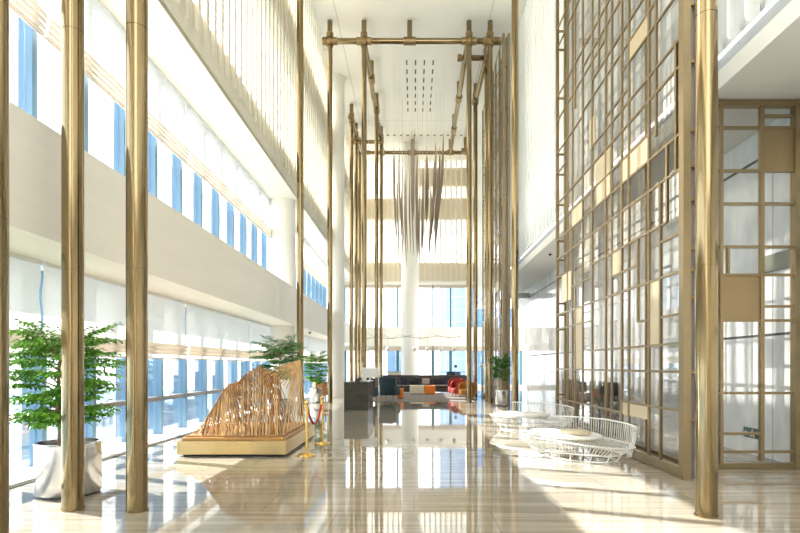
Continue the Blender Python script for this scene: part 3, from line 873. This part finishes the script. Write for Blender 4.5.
def barrel_chair(name, label, loc, rz, m, w=.4, h=.78, seat=.42, group=None):
    t = thing(name, label, 'armchair', loc, rz, group)
    sh = MB(); n = 26; a0, a1 = math.radians(-35), math.radians(215)   # open towards -y
    prof = [(1, .16), (1.02, .3), (1.05, h*.75), (1.03, h-.03), (.97, h), (.86, h-.02), (.80, h*.75), (.78, .3), (.80, .16)]
    vs = []; fs = []
    for i in range(n+1):
        a = a0+(a1-a0)*i/n; ed = min(1, min(i, n-i)/5)
        for r, z in prof:
            zz = .16+(z-.16)*(.72+.28*math.sin(ed*PI/2)); vs.append((w*r*math.cos(a), w*r*math.sin(a), zz))
    q = len(prof)
    for i in range(n):
        for k in range(q):
            k2 = (k+1) % q; fs.append((i*q+k, i*q+k2, (i+1)*q+k2, (i+1)*q+k))
    fs.append(tuple(range(q))); fs.append(tuple(reversed(range(n*q, n*q+q))))
    sh.add(vs, fs).build('back_shell', m, t, angle=60)
    MB().lathe([(0,.17),(w*.78,.17),(w*.80,.2),(w*.80,seat-.04),(w*.74,seat),(0,seat+.01)], 28).build('seat', m, t)
    for a in (.8, 2.34, 3.93, 5.5):
        MB().tube([(w*.6*math.cos(a), w*.6*math.sin(a), .17), (w*.72*math.cos(a), w*.72*math.sin(a), 0)], [.025, .014], 8).build('leg', M['wood_leg'], t)
    return t
barrel_chair('armchair', 'amber velvet barrel armchair behind the front right portal pole', (2.45, 24.6, .012), math.radians(-60), M['amber_fabric'], .44, .78)
barrel_chair('armchair', 'red barrel armchair just behind the amber one', (2.15, 26.3, .012), math.radians(-70), M['red_fabric'], .42, .84)
barrel_chair('armchair', 'rear red armchair beside the end of the long dark sofa', (2.12, 28.0, .012), math.radians(-75), M['red_fabric'], .42, .88)
barrel_chair('armchair', 'tan leather tub chair between the small steel pot and the left columns', (-4.35, 24.9, 0), math.radians(150), M['tan_leather'], .36, .80)
barrel_chair('armchair', 'red round chair at the foot of the tall left column', (-3.95, 25.3, 0), math.radians(100), M['red_fabric'], .34, .86)
bpy.data.objects['armchair.004'].location = (-4.05, 27.6, 0)

def wing_chair(label, loc, rz):
    t = thing('wing_chair', label, 'armchair', loc, rz)
    m = M['teal_fabric']
    MB().rbox(-.36, .36, -.36, .30, .2, .44, .05, 3).build('seat', m, t)
    MB().rbox(-.35, .35, .20, .36, .25, 1.05, .07, 4, Matrix.Rotation(math.radians(-5), 4, 'X')).build('back', m, t)
    for s in (-1, 1):
        MB().rbox(min(s*.28, s*.38), max(s*.28, s*.38), -.34, .3, .2, .62, .045, 3).build('arm', m, t)
        MB().rbox(min(s*.29, s*.38), max(s*.29, s*.38), .02, .32, .6, 1.0, .045, 3).build('wing', m, t)
        for y in (-.3, .3): MB().tube([(s*.3, y, .2), (s*.32, y*1.05, 0)], [.024, .014], 8).build('leg', M['wood_leg'], t)
    return t
wing_chair('dark teal wing chair with its back to the camera, right of the desk', (-1.08, 23.9, .012), math.radians(158))
wing_chair('second dark teal wing chair half hidden behind the reception desk', (-1.98, 22.75, .012), math.radians(170))

def ottoman(label, x0, x1, y0, y1, h, m):
    t = thing('ottoman', label, 'ottoman', ((x0+x1)/2, (y0+y1)/2, .012))
    w, d = (x1-x0)/2, (y1-y0)/2
    MB().rbox(-w, w, -d, d, .03, h, .025, 3).build('cushion_block', M[m], t)
    MB().box(-w+.05, w-.05, -d+.05, d-.05, 0, .035).build('foot', M['black'], t, False)
ottoman('cream block ottoman in front of the long dark sofa', -.23, .53, 28.3, 29.0, .47, 'cream_fabric')
ottoman('orange block ottoman beside the cream one', .56, 1.14, 28.3, 29.0, .46, 'orange_fabric')
ottoman('small orange ottoman beside the dark teal wing chair', -.78, -.48, 24.5, 25.0, .46, 'orange_fabric')

so = thing('sofa', 'long dark brown sofa along the back of the lounge', 'sofa', (.75, 30.4, .0))
MB().rbox(-2.5, 2.5, -.5, .5, .06, .30, .03, 2).build('base', M['dark_leather'], so)
for i in range(4): MB().rbox(-2.5+1.25*i+.01, -1.25+1.25*i-.01, -.52, .25, .30, .45, .05, 3).build('seat_cushion', M['taupe_fabric'] if 0 else M['dark_leather'], so)
MB().rbox(-2.55, 2.55, .28, .52, .06, 1.0, .04, 3).build('back', M['dark_leather'], so)
MB().rbox(-2.5, 2.5, -.53, -.50, .40, .455, .01, 2).build('seat_edge', M['taupe_fabric'], so)
for s in (-1, 1): MB().rbox(min(s*2.5, s*2.68), max(s*2.5, s*2.68), -.5, .5, .06, .62, .04, 3).build('arm', M['dark_leather'], so)
for x in (-2.4, 0, 2.4):
    for y in (-.4, .4): MB().box(x-.03, x+.03, y-.03, y+.03, 0, .07).build('leg', M['black'], so, False)
for i, (x, w, m, lab) in enumerate(((-1.35,.46,'navy_fabric','navy cushion at the left end of the dark sofa'), (-.72,.46,'black_fabric','black cushion between the navy and taupe ones, left part of the sofa'),
        (-.08,.44,'taupe_fabric','taupe cushion on the sofa above the cream ottoman'), (.62,.42,'black_fabric','black cushion on the sofa above the orange ottoman'),
        (1.22,.46,'navy_fabric','navy cushion on the sofa right of the orange ottoman'), (1.80,.44,'taupe_fabric','taupe cushion near the right end of the dark sofa'))):
    t = thing('cushion', lab, 'cushion', (.75+x*.95, 30.52, .452), 0, 'cushions on the long sofa')
    m_ = MB(); m_.rbox(-w/2, w/2, -.07, .07, 0, .36, .065, 4, Matrix.Rotation(math.radians(-14), 4, 'X')); pw = m_.build('pillow', M[m], t)
    MB().tube([(-w/2+.04, -.05+.09, .355), (w/2-.04, -.05+.09, .355)], .006, 6).build('piping', M[m], pw)

# console with a planter tray behind the sofa
pt = thing('planter_tray', 'cream tray of tan dried grasses on the sofa back, left of the column', 'planter', (-1.1, 30.8, 1.0))
MB().rbox(-.36, .36, -.09, .09, 0, .10, .015, 2).build('tray', M['cream_fabric'], pt)
g_ = MB()
for i in range(70):
    x, y = random.uniform(-.32,.32), random.uniform(-.06,.06); g_.tube([(x,y,.09),(x+random.uniform(-.03,.03),y,.09+random.uniform(.06,.14))], [.012,.004], 5)
tag(g_.build('dried_grass', M['beige_pad'], pt), kind='stuff')
wing = barrel_chair('armchair', 'dark blue chair top showing behind the sofa back near the right windows', (2.45, 33.0, 0), math.radians(180), M['navy_fabric'], .42, 1.18, .6)

# floor lamps
def floor_lamp(label, loc, h, shade):
    t = thing('floor_lamp', label, 'floor lamp', loc)
    MB().lathe([(0,0),(.15,0),(.15,.015),(.02,.03),(0,.03)], 24).build('base', M['fin_teal'], t)
    MB().tube([(0,0,.02),(0,0,h)], .016, 8).build('pole', M['fin_teal'], t)
    if shade == 'diamond':
        MB().lathe([(0,h-.16),(.13,h),(0,h+.16)], 8).build('lamp_shade', M['globe'], t, False)
    else:
        MB().lathe([(.05,h-.02),(.11,h-.02),(.07,h+.14),(0,h+.14)], 20).build('lamp_shade', M['black'], t)
    MB().sphere((0,0,h*.55), .022, 8, 6).build('switch', M['black'], t)
floor_lamp('slim dark floor lamp with a faceted white shade, right of the amber chair', (3.35, 26.4, 0), 1.55, 'diamond')
floor_lamp('thin floor lamp with a dark shade standing behind the sofa', (2.45, 31.3, 0), 1.45, 'cone')

# branch chandelier over the lounge
bc = thing('branch_chandelier', 'low twig like brass chandelier with white globes above the lounge', 'chandelier', (0, 28, 0))
brz = 2.98
spine = [(-2.7,0,2.92),(-2.0,.1,3.05),(-1.2,-.1,2.95),(-.4,.1,3.08),(.4,-.05,2.96),(1.2,.1,3.1),(2.0,-.1,2.98),(2.6,0,3.12)]
MB().tube(spine, .013, 6).build('branch', M['brass_dark'], bc)
for i, p in enumerate(spine[1:-1]):
    for s in (-1, 1):
        q = Vector(p)+Vector((s*.45, s*.15, .18+.06*math.sin(i*2.1))); MB().tube([p, q], [.010,.005], 6).build('twig', M['brass_dark'], bc)
for x in (-2.42, -1.37, 0.0, .71, 1.40, 2.1):
    k = min(range(len(spine)-1), key=lambda j: abs((spine[j][0]+spine[j+1][0])/2-x)); a, b = Vector(spine[k]), Vector(spine[k+1])
    p = a.lerp(b, (x-a.x)/(b.x-a.x))
    MB().tube([p, (p.x, p.y, 2.52)], .006, 6).build('drop_rod', M['brass_dark'], bc)
    MB().sphere((p.x, p.y, 2.41), .125, 18, 12).build('globe', M['globe'], bc)
for x in (-2.4, -1.5, -.6, .3, 1.2, 2.1):
    k = min(range(len(spine)-1), key=lambda j: abs((spine[j][0]+spine[j+1][0])/2-x)); a, b = Vector(spine[k]), Vector(spine[k+1])
    p = a.lerp(b, (x-a.x)/(b.x-a.x))
    MB().tube([p, (p.x, p.y, CEIL)], .006, 5).build('suspension_cord', M['cord'], bc)

# ================================================================ hanging blades
rb = random.Random(21)
def blade_mesh(L, w, twist, bend):
    m = MB(); n = 14; rings = []
    for i in range(n+1):
        u = i/n; ww = w*(math.sin(PI*min(1, u*.98+.01))**.75)*.5+.004
        a = twist*(u-.5); bx = bend*math.sin(PI*u)
        c, s = math.cos(a), math.sin(a)
        for px, py in ((-ww,0),(0,-.014-ww*.12),(ww,0),(0,.014+ww*.12)):
            rings.append((bx+px*c-py*s, px*s+py*c, -L*u))
    fs_ = []
    for i in range(n):
        for k in range(4):
            k2 = (k+1) % 4; fs_.append((i*4+k, i*4+k2, (i+1)*4+k2, (i+1)*4+k))
    fs_ += [(3,2,1,0), tuple(n*4+k for k in range(4))]
    return m.add(rings, fs_)
for c_ in range(7):
    for r__ in range(4):
        x = (-.84, -.50, -.18, .18, .56, .93, 1.28)[c_] + rb.uniform(-.17, .17); y = 25.2+1.5*r__+rb.uniform(-.3, .3)
        zbot = 6.75 + rb.random()*(.5 if r__ == c_ % 4 else 2.2) + (y-25.2)*.04
        L = rb.uniform(3.4, 5.2) if c_ not in (0, 6) else rb.uniform(4.6, 5.6)
        ztop = min(zbot + L, 12.6)
        t = thing('pendant_blade', 'slender bronze blade hanging on a wire in the ceiling cluster over the hall', 'pendant', (x, y, ztop), 0, 'hanging blades of the ceiling cluster')
        b = blade_mesh(ztop-zbot, .075 if c_ < 3 else .12, rb.uniform(.5,1.8), .05*(1 if c_ > 3 else -1)).build('blade', M['blade'], t, angle=50)
        b.rotation_euler = (0, math.radians((-1.6,-1.2,-.6,.2,1.2,2.4,3.2)[c_]), 0)
        MB().tube([(0,0,-.02),(0,0,CEIL-ztop)], .005, 5).build('wire', M['cord'], t)

# downlights in a row near the back
for i in range(12):
    t = thing('ceiling_downlight', 'small bronze downlight in the ceiling row before the back wall', 'ceiling light', (-1.62+.413*i, 33.0, CEIL), 0, 'downlights in a row before the back wall')
    MB().lathe([(.085,-.012),(.085,0),(.055,0),(.055,-.012),(.085,-.012)], 20).build('rim', M['downlight'], t)
    MB().lathe([(0,-.004),(.055,-.004)], 16).build('lens', M['slot'], t)

# security cameras
def dome(label, loc):
    t = thing('security_camera', label, 'camera', loc)
    MB().lathe([(0,0),(.07,0),(.07,-.05),(0,-.05)], 20).build('housing', M['screen_white'], t)
    MB().sphere((0,0,-.06), .055, 14, 8).build('dome', M['black'], t)
dome('small dome camera under the right soffit beside the near brass screen', (4.75, 18.6, 5.48))
dome('small dome camera under the lower left band near the first round column', (-4.2, 21.5, 2.93))
